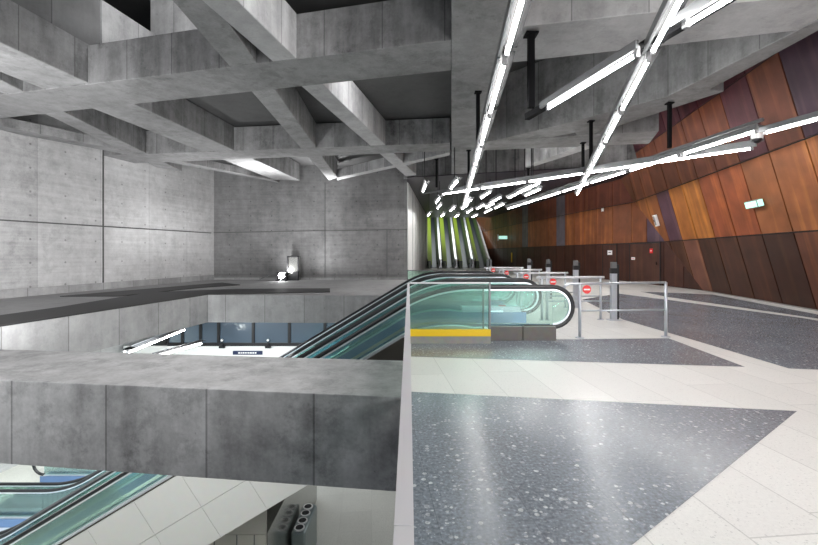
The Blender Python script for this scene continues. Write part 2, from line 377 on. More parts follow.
inlay([(668, 297), (803.7, 316.5), (880, 328), (818, 314.5), (712, 294.5), (640, 291.5)])
struct(fl.build('floor', [M_TERL, M_TERD]))
# ring ledge (mezzanine edge) left and back
pL0 = P(0, 327, 0); pL1 = P(208, 295, 0)
ext = pL0+(pL0-pL1)*1.6
BK = 25.45
lg = MB()
ZB = -1.03
lg.prism([(ext.x, ext.y), (pL1.x, pL1.y), (-.0, 15.6), (-.0, BK), (-12.2, BK), (-12.5, 27), (-19, 0)], ZB, 0)
lg = lg.build('floor', M_LEDGE); struct(lg)
# dark sheets put in for the shadow bands across the ledge
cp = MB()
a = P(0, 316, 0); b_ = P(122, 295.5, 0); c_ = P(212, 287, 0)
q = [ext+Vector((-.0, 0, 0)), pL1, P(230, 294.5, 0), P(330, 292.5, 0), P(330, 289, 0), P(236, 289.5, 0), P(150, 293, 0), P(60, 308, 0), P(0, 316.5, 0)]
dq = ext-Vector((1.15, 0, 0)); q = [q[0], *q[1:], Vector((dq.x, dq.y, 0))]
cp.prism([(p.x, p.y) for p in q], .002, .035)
o = cp.build('ledge_shade_strip', M_LEDGE_SHADE); tag(o, 'dark painted shadow strip along the inner edge of the concrete ledge round the void', 'painted shade')
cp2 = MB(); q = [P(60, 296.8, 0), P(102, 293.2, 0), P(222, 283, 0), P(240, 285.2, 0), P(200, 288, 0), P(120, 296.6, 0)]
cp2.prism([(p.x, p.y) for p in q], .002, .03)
o = cp2.build('wall_foot_shade_strip', M_LEDGE_SHADE); tag(o, 'painted shadow strip lying on the ledge close to the foot of the long concrete wall', 'painted shade stripe')  # dark sheet painting the shadow stripe near the wall foot

# ------------------------------------------------------------ walls
WL0 = Vector((-14.2, 14.6, 0)); WL1 = Vector((-11.85, 25.3, 0)); dl = (WL1-WL0).normalized(); nl = Vector((-dl.y, dl.x, 0))
A = WL0-dl*20; B = WL1+dl*.3
def wallprism(a, b, th, z0, z1, side):
    d = (b-a).normalized(); n = Vector((-d.y, d.x, 0))*side*th
    return [(a.x, a.y), (b.x, b.y), (b.x+n.x, b.y+n.y), (a.x+n.x, a.y+n.y)]
wl = MB(); wl.prism(wallprism(A, B, .6, 0, 0, 1), -7, 10)
struct(wl.build('wall_left', M_WALL))
# recessed joints in the left wall: real grooves read as dark fillets
jt = MB()
def on_left(px, py):
    # point on left wall plane through pixel
    dx = (px-CX)/F; dz = -(py-HY)/F
    nn = Vector((nl.x, nl.y, 0)); t = nn.dot(WL0)/(nn.x*dx+nn.y)
    return Vector((dx*t, t, EYE+dz*t))
off = -nl*.012
jt.bar(on_left(0, 220)+off-(on_left(211, 233)-on_left(0, 220))*.6, on_left(211, 233)+off, .03, .05)
jt.bar(on_left(103, 150)+off, on_left(103, 289)+off, .03, .06)
pa = on_left(0, 299.4); pb = on_left(211, 280.6)
o = jt.build('trim_1', plain('joint_shadow_filler', (.10, .10, .10), .8)); struct(o)
pl = MB(); z_ = pa.z
A2 = WL0-dl*14; pl.prism(wallprism(A2, WL1, -.10, 0, 0, 1), 0, .30)
struct(pl.build('baseboard_left', M_LEDGE))
# back wall
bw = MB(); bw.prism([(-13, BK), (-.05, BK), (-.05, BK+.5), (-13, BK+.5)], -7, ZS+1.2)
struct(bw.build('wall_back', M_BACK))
jb = MB(); zj = EYE+(HY-231)/F*BK
jb.bar((-11.9, BK-.008, zj-.1), (-.06, BK-.008, zj+.1), .03, .05)
for px in (325, 387): 
    X = (px-CX)/F*BK; jb.bar((X, BK-.008, 0), (X, BK-.008, 5.9 if px == 325 else zj+.1), .04, .03)
jb.bar((-11.9, BK-.008, .28), (-.06, BK-.008, .28), .02, .03)
struct(jb.build('trim_2', bpy.data.materials['joint_shadow_filler']))
bb = MB(); bb.box(-11.8, -.06, BK-.12, BK-.02, 0, .12); struct(bb.build('baseboard_back', M_LEDGE))
# white corridor wall
wc = MB(); pts = [(-.05, 25.3), (2.15, 49), (2.6, 63)]
wc.prism([*pts, (2.3, 63), (1.85, 49), (-.35, 25.96), (-.05, 25.96)][:6], 0, 5.9)
struct(wc.build('wall_corridor', M_WHITE))
jw = MB()
for t in (.13, .25, .42, .62, .82):
    X = -.05+2.2*t; Y = 25.3+23.7*t; jw.bar((X+.005, Y, 0), (X+.005, Y, 5.88), .02, .02)
struct(jw.build('trim_3', plain('panel_gap', (.25, .25, .26), .6)))

# weathering-steel walls
ROWS = [(0, 2.15), (2.15, 4.40), (4.40, 6.62), (6.62, 9.2)]
rnd = random.Random(11)
def leanX(d, z): return 8.9+.2*d-.268*z
def rowcol(r, k):
    j = rnd.uniform(.82, 1.18)
    if r == 0: c = (.048, .018, .011)
    elif r == 1: c = (.21, .072, .026)
    elif r == 2: c = (.13, .042, .024)
    else: c = (.062, .018, .026)
    return tuple(x*j for x in c)
cw = MB()
cw.face([(leanX(-6, 0)+.05, -6, 0), (leanX(30, 0)+.05, 30, 0), (leanX(30, 9.2)+.05, 30, 9.2), (leanX(-6, 9.2)+.05, -6, 9.2)][::1], m=1)
g = .022
def leanpanel(d0, d1, z0, z1, c):
    th = .03
    # joints are perpendicular to the run within the leaning plane
    k = .268*.2*.96
    q = [(d0+g, z0+g), (d1-g, z0+g), (d1-g, z1-g), (d0+g, z1-g)]
    pts = [Vector((leanX(d+k*z, z), d+k*z, z)) for d, z in q]
    cw.face(pts[::-1], c)
    bk = [p+Vector((.04, 0, 0)) for p in pts]
    for i in range(4):
        j = (i+1) % 4; cw.face([pts[i], pts[j], bk[j], bk[i]], c)
base_d = 13.0-.05*2.15
for r, (z0, z1) in enumerate(ROWS):
    for k in range(-13, 9):
        d0 = base_d+k*1.36; c = rowcol(r, k)
        if r == 1 and k == 4: c = (.075, .035, .050)
        if r == 1 and k in (2, 3): c = (.25, .088, .022)
        if r == 1 and k in (0, 1): c = (.20, .052, .020)
        if r == 0 and k == 3: c = (.13, .052, .035)
        if r == 0 and k == -2: c = (.10, .034, .018)
        if r == 2 and k in (-1,): c = (.085, .028, .035)
        if r == 2 and k in (-3,): c = (.045, .022, .035)
        leanpanel(d0, d0+1.36, z0, z1, c)
struct(cw.build('wall_right', [M_CORT, M_DARK]))
WV = [(12.46, 17.6), (12.3, 23.2), (11.8, 26.5), (10.25, 40), (9.75, 47), (9.1, 63)]
cv = MB(); acc = 0
for (xa, ya), (xb, yb) in zip(WV, WV[1:]):
    a = Vector((xa, ya, 0)); b = Vector((xb, yb, 0)); Ls = (b-a).length; d = (b-a)/Ls; n = max(1, round(Ls/1.36)); out = Vector((d.y, -d.x, 0))
    cv.face([a+out*.05, b+out*.05, b+out*.05+Vector((0, 0, 9.2)), a+out*.05+Vector((0, 0, 9.2))], m=1)
    for r, (z0, z1) in enumerate(ROWS):
        for k in range(n):
            p0 = a+d*(k*Ls/n+g); p1 = a+d*((k+1)*Ls/n-g); c = rowcol(r, k)
            c = tuple(x*f for x, f in zip(c, (.85, .8, .9)))
            if r == 1 and acc+k in (2,): c = (.07, .04, .06)
            if r in (1, 2) and acc+k in (9, 14): c = (.10, .085, .10)
            q = [p0+Vector((0, 0, z0+g)), p1+Vector((0, 0, z0+g)), p1+Vector((0, 0, z1-g)), p0+Vector((0, 0, z1-g))]
            cv.face(q[::-1], c)
            for i in range(4):
                j = (i+1) % 4; cv.face([q[i], q[j], q[j]+out*.04, q[i]+out*.04], c)
    acc += n
struct(cv.build('wall_far_right', [M_CORT, M_DARK]))
# pale edge strip along the foot of the leaning wall
bs = MB(); bs.bar((leanX(-4, 0)-.05, -4, .012), (leanX(17.7, 0)-.05, 17.7, .012), .07, .024)
struct(bs.build('baseboard_right', M_KERBL))

def on_vert(px, py):
    dx = (px-CX)/F; dz = -(py-HY)/F
    for (xa, ya), (xb, yb) in zip(WV, WV[1:]):
        # x = xa + s (xb-xa); y = ya + s (yb-ya); x = dx*y
        den = (xb-xa)-dx*(yb-ya)
        if abs(den) < 1e-9: continue
        s_ = (dx*ya-xa)/den
        if -1e-6 <= s_ <= 1+1e-6:
            y = ya+s_*(yb-ya); d = Vector((xb-xa, yb-ya, 0)).normalized()
            return Vector((dx*y, y, EYE+dz*y)), d
def on_lean(px, py):
    dx = (px-CX)/F; dz = -(py-HY)/F
    t = (8.9-.268*EYE)/(dx-.2+.268*dz)
    return Vector((dx*t, t, EYE+dz*t))

# doors in the far steel wall
def door(name, x0, x1, ytop, hs, lab):
    p0, d = on_vert(x0, 262); p1, _ = on_vert(x1, 262); out = Vector((-d.y, d.x, 0))
    z1 = 2.12
    root = bpy.data.objects.new(name, None); COL.objects.link(root); root.location = (p0.x, p0.y, 0); struct(root)
    a = Vector((p0.x, p0.y, 0)); b = Vector((p1.x, p1.y, 0))
    f = MB()
    for q in (a, b): f.bar(q+out*.01, q+out*.01+Vector((0, 0, z1)), .05, .05, up=(d.x, d.y, 0))
    f.bar(a+out*.01+Vector((0, 0, z1)), b+out*.01+Vector((0, 0, z1)), .05, .05)
    f.build('door_frame', M_BLK, root)
    l = MB(); c = (.055, .022, .016)
    q = [a+out*.015, b+out*.015, b+out*.015+Vector((0, 0, z1-.03)), a+out*.015+Vector((0, 0, z1-.03))]
    l.face(q[::-1], c); l.face([p-out*.01 for p in q], c)
    for i in range(4): l.face([q[i], q[(i+1) % 4], q[(i+1) % 4]-out*.01, q[i]-out*.01], c)
    l.build('door_leaf', M_CORT, root)
    h = MB(); p = a.lerp(b, hs)+out*.05; h.bar(p+Vector((0, 0, 1.0)), p+Vector((0, 0, 1.16)), .03, .03); h.build('door_handle', M_BLK, root)
door('door_1', 603, 617, 244, .85, '')
door('door_2', 630, 660.5, 244, .9, '')

# ------------------------------------------------------------ beams
def beam(near, far, label, h=1.0, m=None, e0=0., e1=0., z=ZS, name='concrete_beam'):
    n0, n1 = P(*near[0], z), P(*near[1], z); f0, f1 = P(*far[0], z), P(*far[1], z)
    dn = n1-n0; df = f1-f0
    n0, n1 = n0-dn*e0, n1+dn*e1; f0, f1 = f0-df*e0, f1+df*e1
    b = MB(); b.prism([(p.x, p.y) for p in (n0, n1, f1, f0)], z, z+h)
    o = b.build(name, m or M_BEAM, bevel=.02)
    return tag(o, label, 'beam')
beam([(26, 92), (451.4, 40.2)], [(26, 115.7), (451.4, 70.6)], 'broad concrete ceiling beam crossing the upper left from the left edge to the wide spine beam', 1.0, M_BEAMS, .30, 0.0, z=ZS-.045)
beam([(93, 156), (450, 143.2)], [(93, 165), (450, 151)], 'thinner far concrete cross beam below the dark coffers, running from the long wall to the spine beam', 1.0, M_BEAM, 0, 0, z=ZS-.042)
beam([(47, 90.5), (273, 179.7)], [(90, 84), (300, 180.6)], 'long concrete ceiling beam starting at the top left corner and receding to the back wall', 1.0, M_BEAM, .75, 0, z=ZS-.012)
beam([(26, 93), (144.5, 152.6)], [(6, 95), (118, 149)], 'oblique concrete beam nearest the left edge, passing under the far cross beam', 1.0, M_BEAM, .6, .62, z=ZS-.018)
beam([(180, 9.5), (329, 180.6)], [(212, 0), (337.5, 178)], 'narrow concrete beam forming the left arm of the sharp V at the top', 1.0, M_BEAM, .10, 0, z=ZS-.024)
beam([(229, 24), (405.4, 176)], [(236.5, 0), (416.4, 175.3)], 'concrete beam with a bright right flank, right arm of the sharp V at the top', 1.0, M_BEAM_LIT, .12, 0, z=ZS-.030)
beam([(0, 126), (273, 180)], [(0, 131), (280, 183)], 'slim concrete rib running tight along the long board-marked wall', .35, M_BEAM, .3, 0, z=ZS-.036)
beam([(337, 178), (450, 152.4)], [(337, 180.5), (450, 155.5)], 'thin slanting concrete rib between the back wall and the spine beam', .5, M_BEAM_LIT, 0, 0, z=ZS-.040)
# spine beam (wide)
sp = MB(); s0 = P(451.5, -60, ZS); s1 = P(451.5, 173.2, ZS); s2 = P(477, 172.2, ZS); s3 = P(541, -60, ZS)
sp.prism([(p.x, p.y) for p in (s0, s1, s2, s3)], ZS-.05, ZS+2.4)
tag(sp.build('spine_beam', M_BEAM, bevel=.02), 'wide concrete spine beam running away overhead beside the first row of tubes', 'beam')
beam([(500, 29), (818, -6)], [(490, 65.2), (818, 28.5)], 'broad bright concrete cross beam at the top right, touching the spine beam', 2.4, M_BEAM_LIT, .1, .12)
beam([(496, 140.5), (590, 117.5)], [(520, 143.5), (600, 128)], 'narrow slanting concrete beam just left of the deep board-jointed one', 2.4, M_BEAM, 0, 0, z=ZS-.012)
beam([(565, 123.5), (700, 88)], [(580, 138.5), (724, 91.6)], 'deep concrete beam with vertical board joints behind the crossing tubes on the right', 2.4, M_BEAM, 0, .0, z=ZS-.01)
beam([(661, 99.7), (818, 20)], [(690, 100.5), (818, 31)], 'concrete edge beam slanting up along the rusty steel wall at the top right', 2.4, M_BEAM, 0, .3, z=ZS-.02)
beam([(470, 142.5), (659, 131)], [(470, 151), (649, 143.7)], 'far concrete cross beam on the right, ending in a cut corner near the rusty wall', 2.4, M_BEAM, 0, 0, z=ZS-.03)
beam([(524, 167), (585, 144)], [(531, 167.5), (592, 148)], 'short slanting concrete rib just before the dark corridor ceiling', 1.0, M_BEAM_LIT, 0, 0, z=ZS-.036)
# far lintel where the tall hall ends
lt = MB(); p0 = P(409, 176.5, ZS); p1 = P(600, 166.5, ZS); lt.prism([(-.3, p0.y+.5), (13, 20.6), (13, 21.0), (-.3, p0.y+.9)], ZS, 8.4)
struct(lt.build('wall_lintel', M_BEAM))

# front low beam across the void and its twin further back at floor level
def lowbeam(near, far, label, m):
    n0, n1 = P(*near[0], 0), P(*near[1], 0); f0, f1 = P(*far[0], 0), P(*far[1], 0)
    def at(a, b, X): t = (X-a.x)/(b.x-a.x); return a+(b-a)*t
    q = [at(n0, n1, -11.5), at(n0, n1, -.035), at(f0, f1, -.035), at(f0, f1, -11.5)]
    b = MB(); b.prism([(p.x, p.y) for p in q], ZB, 0)
    tag(b.build('floor_beam', m, bevel=.012), label, 'beam')
lowbeam([(0, 380), (398, 397)], [(0, 349.3), (404, 360.5)], 'massive stained concrete beam spanning the void in the foreground', M_FRONT)

# ------------------------------------------------------------ ceiling slabs
cs = MB()
cs.prism([(-19, 12.3), (P(451.5, 173, ZS).x, 12.3), (1.2, 25.6), (-12.5, 25.6)], ZS+1.02, ZS+1.3)
cs.prism([(-3.9, -4), (1.0, -4), (1.0, 12.3), (-3.9, 12.3)], ZS+1.35, ZS+1.6)
cs.prism([(.9, -4), (14, -4), (14, 21), (.9, 23.6)], ZS+2.42, ZS+2.7)
cs.prism([(-21, -4), (-2.5, -4), (-2.5, 15.5), (-21, 15.5)], 9.6, 9.9)
struct(cs.build('ceiling', M_SLAB))
# raised shaft faces above the first cross beam
sh = MB()
sh.prism([(-8.15, 11.15), (-7.75, 13.2), (-7.9, 13.2), (-8.3, 11.15)], ZS+1.0, 8.3)
struct(sh.build('wall_shaft_right', M_BEAM_LIT))
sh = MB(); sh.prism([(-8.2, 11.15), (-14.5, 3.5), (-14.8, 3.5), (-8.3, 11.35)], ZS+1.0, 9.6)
struct(sh.build('wall_shaft_left', M_BEAM_SHADED))
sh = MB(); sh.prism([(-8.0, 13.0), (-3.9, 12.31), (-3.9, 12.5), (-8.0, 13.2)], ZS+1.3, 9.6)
struct(sh.build('wall_shaft_back', M_BEAM_LIT))
# dark corridor ceiling
dc = MB(); dc.prism([(-.1, P(409, 176.9, ZS).y), (P(581, 167.3, ZS).x, P(581, 167.3, ZS).y), (12.6, 20.8), (12.6, 24), (11.0, 40), (9.9, 49.5), (2.1, 49.5), (-.1, 25.4)], ZS-.04, ZS)
struct(dc.build('ceiling', M_DCEIL))
# far end wall above the escalators
ew = MB(); ew.box(1.5, 10.5, 63, 63.3, 0, 12); struct(ew.build('wall_end', plain('end_wall', (.08, .1, .06), .6)))

# ------------------------------------------------------------ lower concourse
LF = -6.05
lf = MB(); lf.prism([(-24, -4), (3, -4), (3, 26), (-24, 26)], LF-.3, LF); struct(lf.build('floor', M_LOWF))
# far window wall of the concourse
wn = MB()
Y0 = 19.0
zt = ZB-.02; zb = EYE-(343-HY)/F*Y0
root = bpy.data.objects.new('window_1', None); COL.objects.link(root); root.location = (-8, Y0, zb); struct(root)
X0 = (168-CX)/F*Y0; X1 = (415-CX)/F*Y0
fr = MB(); fr.box(X0, X1, Y0-.06, Y0+.06, zb-.13, zb+.02); fr.box(X0, X1, Y0-.05, Y0+.05, zt-.4, zt)
for px in (168, 183, 201, 219, 253.5, 289.5, 325, 360, 395):
    X = (px-CX)/F*Y0; fr.box(X-.06, X+.06, Y0-.07, Y0+.07, zb, zt)
fr.build('window_frame', M_BLK, root)
gp = MB(); gp.box(X0, X1, Y0-.01, Y0+.01, zb, zt); gp.build('pane', M_WIN, root)
lw = MB(); lw.box(X0-2, X1+1, Y0-.02, Y0+.15, LF, zb-.13); struct(lw.build('wall_concourse', M_WHITE))
lw = MB(); lw.box(-20, X1+3, 25.0, 25.3, LF, ZB); struct(lw.build('wall_concourse_far', plain('blue_grey_wall', (.10, .13, .18), .6)))
# navy sign on the white parapet
sg = thing('direction_sign', D(247, 353, Y0-.05), 'small navy blue sign with white lettering on the white parapet below the back windows', 'sign')
c0 = D(233, 350.8, Y0-.04); c1 = D(262.5, 354.6, Y0-.04)
q = MB(); q.box(c0.x, c1.x, Y0-.07, Y0-.03, c1.z, c0.z); q.build('sign_board', M_NAVY, sg)
q = MB(); x = c0.x+.25
while x < c1.x-.25:
    wd = rnd.uniform(.04, .09); q.box(x, x+wd, Y0-.075, Y0-.068, c1.z+.055, c0.z-.055); x += wd+.025
q.build('lettering', M_SIGNW, sg)
# white bench-like plinths on parapet top (small dark devices)
for i, (px, lab) in enumerate(((268, 'small dark camera bracket on the white parapet right of the navy sign'), (222, 'small dark bracket with a lamp on the white parapet left of the navy sign'))):
    t = thing('bracket', D(px, 346, Y0-.15), lab, 'bracket')
    p = D(px, 346, Y0-.15); q = MB(); q.box(p.x-.12, p.x+.12, p.y-.06, p.y+.06, p.z-.09, p.z); q.bar(p, p+Vector((0, 0, .22)), .04, .04); q.build('arm', M_BLK, t)
    q = MB(); q.disc(p+Vector((0, 0, .26)), (0, 1, 0), .05, .08, 12); q.build('lamp_head', M_SIGNW, t)

# ------------------------------------------------------------ escalators in the void (three side by side)
TOPX, TOPZ, BOTZ, R = .47, .95, -5.10, 2.5
AN = math.radians(31); TL = R*math.tan(AN/2)
BOTX = TOPX-(TOPZ-BOTZ)/math.tan(AN)
def profile(dz=0, x0=-12.2, x1=2.62, n=10):
    """handrail line from bottom-left to top-right, lowered by dz"""
    pts = [(x0, BOTZ+dz)]
    cxb, czb = BOTX-TL, BOTZ+R      # bottom arc centre
    for i in range(n+1):
        a = AN*i/n; pts.append((cxb+R*math.sin(a), czb-R*math.cos(a)+dz*(1-.31*i/n)))
    cxt, czt = TOPX+TL, TOPZ-R
    for i in range(n+1):
        a = AN*(1-i/n); pts.append((cxt-R*math.sin(a), czt+R*math.cos(a)+dz*(1-.31*(1-i/n))))
    pts.append((x1, TOPZ+dz)); return pts
def newel(y, up=True):
    c = (2.62, TOPZ-.365); r = .365
    return [(c[0]+r*math.sin(math.pi*i/14), y, c[1]+r*math.cos(math.pi*i/14)) for i in range(1, 15)]
def newel_b(y):
    c = (-12.2, BOTZ-.365); r = .365
    return [(c[0]-r*math.sin(math.pi*i/14), y, c[1]-r*math.cos(math.pi*i/14)) for i in range(0, 14)]
def band(y0, y1, dzt, dzb, x0=-12.2, x1=2.62):
    b = MB(); a = profile(dzt, x0, x1); c = profile(dzb, x0, x1)
    for i in range(len(a)-1):
        b.slab_y([a[i], a[i+1], c[i+1], c[i]], y0, y1)
    return b
units = [(7.66, 9.55, 'nearest of the three long escalators, beside the glass panel with the yellow strip'),
         (9.85, 11.80, 'middle of the three long escalators descending to the lower concourse'),
         (12.15, 14.05, 'farthest of the three long escalators descending to the lower concourse')]
for ui, (ya, yb, lab) in enumerate(units):
    e = thing('escalator', (1.5, (ya+yb)/2, 0), lab, 'escalator')
    for yy, side in ((ya, 1), (yb, -1)):
        path = [(p[0], yy, p[2]) for p in newel_b(yy)]+[(x, yy, z) for x, z in profile()]+newel(yy)+[(2.1, yy, TOPZ-.73)]
        hb = MB(); hb.tube(path, .042, 8); hb.build('handrail', M_RUB, e, smooth=True)
        inner = [(p[0]-.0, yy, p[2]) for p in path[15:-1]]
        rr = MB()
        pts = [(x, yy, z-.055) for x, z in profile()]+[(2.62+.31*math.sin(math.pi*i/14), yy, TOPZ-.365+.31*math.cos(math.pi*i/14)) for i in range(1, 15)]
        for p, q_ in zip(pts, pts[1:]): rr.bar(p, q_, .05, .03, up=(0, 0, 1) if abs(p[0]-q_[0]) > .02 else (1, 0, 0))
        rr.build('handrail_guide', M_DECK, e)
        gb = band(yy-.006, yy+.006, -.05, -.74)
        # rounded glass end
        arc = [(2.62, TOPZ-.365)]+[(2.62+.31*math.sin(math.pi*i/12), TOPZ-.365+.31*math.cos(math.pi*i/12)) for i in range(13)]
        for i in range(1, len(arc)-1): gb.slab_y([arc[0], arc[i], arc[i+1]], yy-.006, yy+.006)
        gb.build('balustrade_glass', M_GLG if side == 1 else M_GLB, e)
        dk = band(yy-.11*(1 if side == 1 else .4), yy+.11*(.4 if side == 1 else 1), -.73, -.80); dk.build('deck', M_DECK, e)
        sk = band(yy+side*.16-.01, yy+side*.16+.01, -.70, -.98); sk.build('skirt_panel', M_SKIRT, e)
    y0, y1 = ya+.18, yb-.18
    st = MB()
    # landing plates
    st.box(1.1, 2.75, y0, y1, -.06, .015); st.build('landing_plate', M_STEEL, e)
    st = MB(); st.box(-12.4, BOTX-.5, y0, y1, LF-.02, LF+.03); st.build('landing_plate', M_STEEL, e)
    tr = MB(); rise = .2; run = rise/math.tan(AN); x = TOPX+.3; z = -.02
    while z > LF+.1:
        tr.box(x-run-.01, x, y0, y1, z-rise-.02, z-rise+.02+0.0)
        tr.box(x-.02, x, y0, y1, z-rise, z)
        x -= run; z -= rise
    tr.build('steps', M_STEP, e)
    # truss sides
    if ui == 0:
        a = profile(-.80, -12.2, 1.4)
        cl = MB()
        xs = [-11.2+1.31*i for i in range(8)]
        def zt_(x):
            for (xa, za), (xb, zb_) in zip(a, a[1:]):
                if xa <= x <= xb: return za+(zb_-za)*(x-xa)/(xb-xa)
        # cladding panels: parallelograms, joints square to the incline
        def zl(x): return EYE-((545-(x/7.4*F+CX-198)*.586)-HY)/F*7.4
        sl = math.tan(AN)
        n = 11
        for i in range(n):
            xa = -10.6+i*.82; xb = xa+.815
            def pt(xt, low):
                return (xt, zt_(xt)-.02) if not low else (xt+.72, max(LF, zt_(xt)-.02-1.12))
            for k0, k1 in ((0, .52), (.525, 1)):
                def mix(xt, k): p = pt(xt, 0); q_ = pt(xt, 1); return (p[0]+(q_[0]-p[0])*k, p[1]+(q_[1]-p[1])*k)
                cl.slab_y([mix(xa, k0), mix(xb, k0), mix(xb, k1), mix(xa, k1)], ya-.24, ya-.2)
        cl.build('side_cladding', plain('satin_white_cladding', (.60, .595, .58), .3, .3, noise=.08), e)
        dk2 = MB(); aa = profile(-.80, -12.2, 1.3); cc = [(x, max(z-1.3, LF)) for x, z in aa]
        for i in range(len(aa)-1): dk2.slab_y([aa[i], aa[i+1], cc[i+1], cc[i]], ya-.17, ya-.10)
        dk2.build('truss_side', plain('dark_brown_truss', (.05, .043, .037), .5), e)
    un = band(y0-.1, y1+.1, -1.28, -1.34, -12.2, 1.2); un.build('underside', M_CLAD or M_KERBL, e)
# landing console panels near newels
for ui, (ya, yb, lab) in enumerate(units):
    pass
# comb-lit consoles: shallow boxes with a blue display beside the newels
for i, (yy, lab) in enumerate(((9.45, 'low pale console box with a small blue display between the first two escalator landings'), (11.75, 'low pale console box between the middle and farthest escalator landings'))):
    t = thing('console_box', (1.9, yy, 0), lab, 'control box')
    q = MB(); q.slab_y([(1.2, 0), (2.62, 0), (2.5, .36), (1.2, .36)], yy+.03, yy+.30); q.build('body', plain('pale_console', (.62, .68, .78), .35, .3), t)
    q = MB(); q.box(2.2, 2.42, yy+.02, yy+.03, .14, .22); q.build('display', M_NAVY, t)
    q = MB(); q.box(1.8, 2.12, yy+.02, yy+.03, .1, .27); q.build('light_window', plain('console_light', (.9, .95, 1), .3, emit=(.8, .9, 1), es=1.0), t)
    q = MB(); q.box(2.05, 2.2, yy+.1, yy+.2, .36, .38); q.build('button', M_RED, t)

# kerb under the nearest escalator landing
kb = MB(); kb.box(1.42, 2.03, 7.50, 7.62, 0, .25); kb.box(2.04, 2.63, 7.50, 7.62, 0, .25)
tag(kb.build('stone_kerb', M_KERB, bevel=.006), 'dark grey stone kerb under the nearest escalator handrail end', 'kerb')
# glass screen at the void edge
t = thing('glass_screen', (.7, 7.3, 0), 'green tinted glass screen with a yellow base strip at the head of the nearest escalator', 'glass screen')
q = MB(); q.box(.02, 1.38, 7.29, 7.305, .24, 1.04); q.build('glass_pane', M_GLG, t)
q = MB(); q.box(.0, 1.40, 7.275, 7.32, 1.035, 1.06); q.build('top_rail', M_ALU, t)
q = MB(); q.box(.0, 1.41, 7.24, 7.34, .13, .245); q.build('yellow_strip', M_YEL, t)
q = MB(); q.box(.0, 1.41, 7.25, 7.33, 0, .13); q.build('base_kerb', M_KERBL, t)
q = MB(); q.box(1.385, 1.415, 7.27, 7.33, .12, 1.06); q.box(1.30, 1.325, 7.40, 7.44, 0, .93); q.build('end_post', M_GRY, t)
# balustrade along the void beside the camera
t = thing('void_balustrade', (0, 3, 0), 'glass balustrade with a pale metal cap running straight ahead along the void edge', 'balustrade')
q = MB()
for a, b in ((-1.5, .772), (.776, 7.30)): q.box(-.0275, .0088, a, b, 1.00, 1.05)
q.build('cap_rail', M_ALU, t)
q = MB(); q.box(-.018, -.004, -1.5, 7.28, 0.05, 1.0); q.build('glass_pane', M_GLC, t)
q = MB(); q.box(-.028, .009, 7.24, 7.30, 0.0, 1.0); q.build('end_post', M_ALU, t)
# small glass fence beyond the far escalator
t = thing('glass_fence', (.3, 15.6, 0), 'low pale green glass fence in front of the white corridor wall', 'glass fence')
q = MB(); q.box(-.05, 1.25, 15.6, 15.62, 0, .92); q.build('glass_pane', M_GLC, t)
q = MB(); q.box(-.06, 1.27, 15.59, 15.63, .92, .95); q.box(-.07, -.05, 15.59, 15.63, 0, .95); q.build('frame', M_GRY, t)

# ------------------------------------------------------------ entry barriers
def noentry(t, c, r):
    q = MB(); q.disc(c, (0, 1, 0), r, .012, 28); s = q.build('no_entry_sign', M_RED, t)
    q = MB(); q.box(c[0]-r*.72, c[0]+r*.72, c[1]-.012, c[1]-.005, c[2]-r*.17, c[2]+r*.17); q.build('white_bar', M_SIGNW, s)
def post(mb, x, y, h, r=.028): mb.tube([(x, y, 0), (x, y, h)], r, 12)
t = thing('barrier_rail', (4, 7.8, 0), 'nearest steel tube barrier with two posts and a round no-entry sign', 'barrier', 'steel barriers at the escalator heads')
for X in (3.155, 4.80):
    Y = 7.76 if X < 4 else 7.85
    q = MB(); post(q, X, Y, 1.02); s = q.build('post', M_STEEL, t, smooth=True); q = MB(); q.disc((X, Y, .008), (0, 0, 1), .08, .016, 20); q.build('base_plate', M_STEEL, s)
q = MB(); q.tube([(2.86, 7.76, .93), (2.9, 7.76, .97), (2.97, 7.76, 1.0), (3.155, 7.76, 1.0), (4.80, 7.85, 1.02)], .022, 10); q.build('top_bar', M_STEEL, t, smooth=True)
q = MB(); q.tube([(3.155, 7.76, .50), (4.80, 7.85, .51)], .016, 10); q.build('lower_bar', M_STEEL, t, smooth=True)
noentry(t, (3.26, 7.70, .90), .078)
names = {1: 'second steel barrier from the front, its bar reaching the nearest tall gate post', 2: 'third steel barrier from the front, between its red disc and gate post', 3: 'fourth steel barrier from the front, before the far wall', 4: 'farthest steel barrier, nearest the green escalators'}
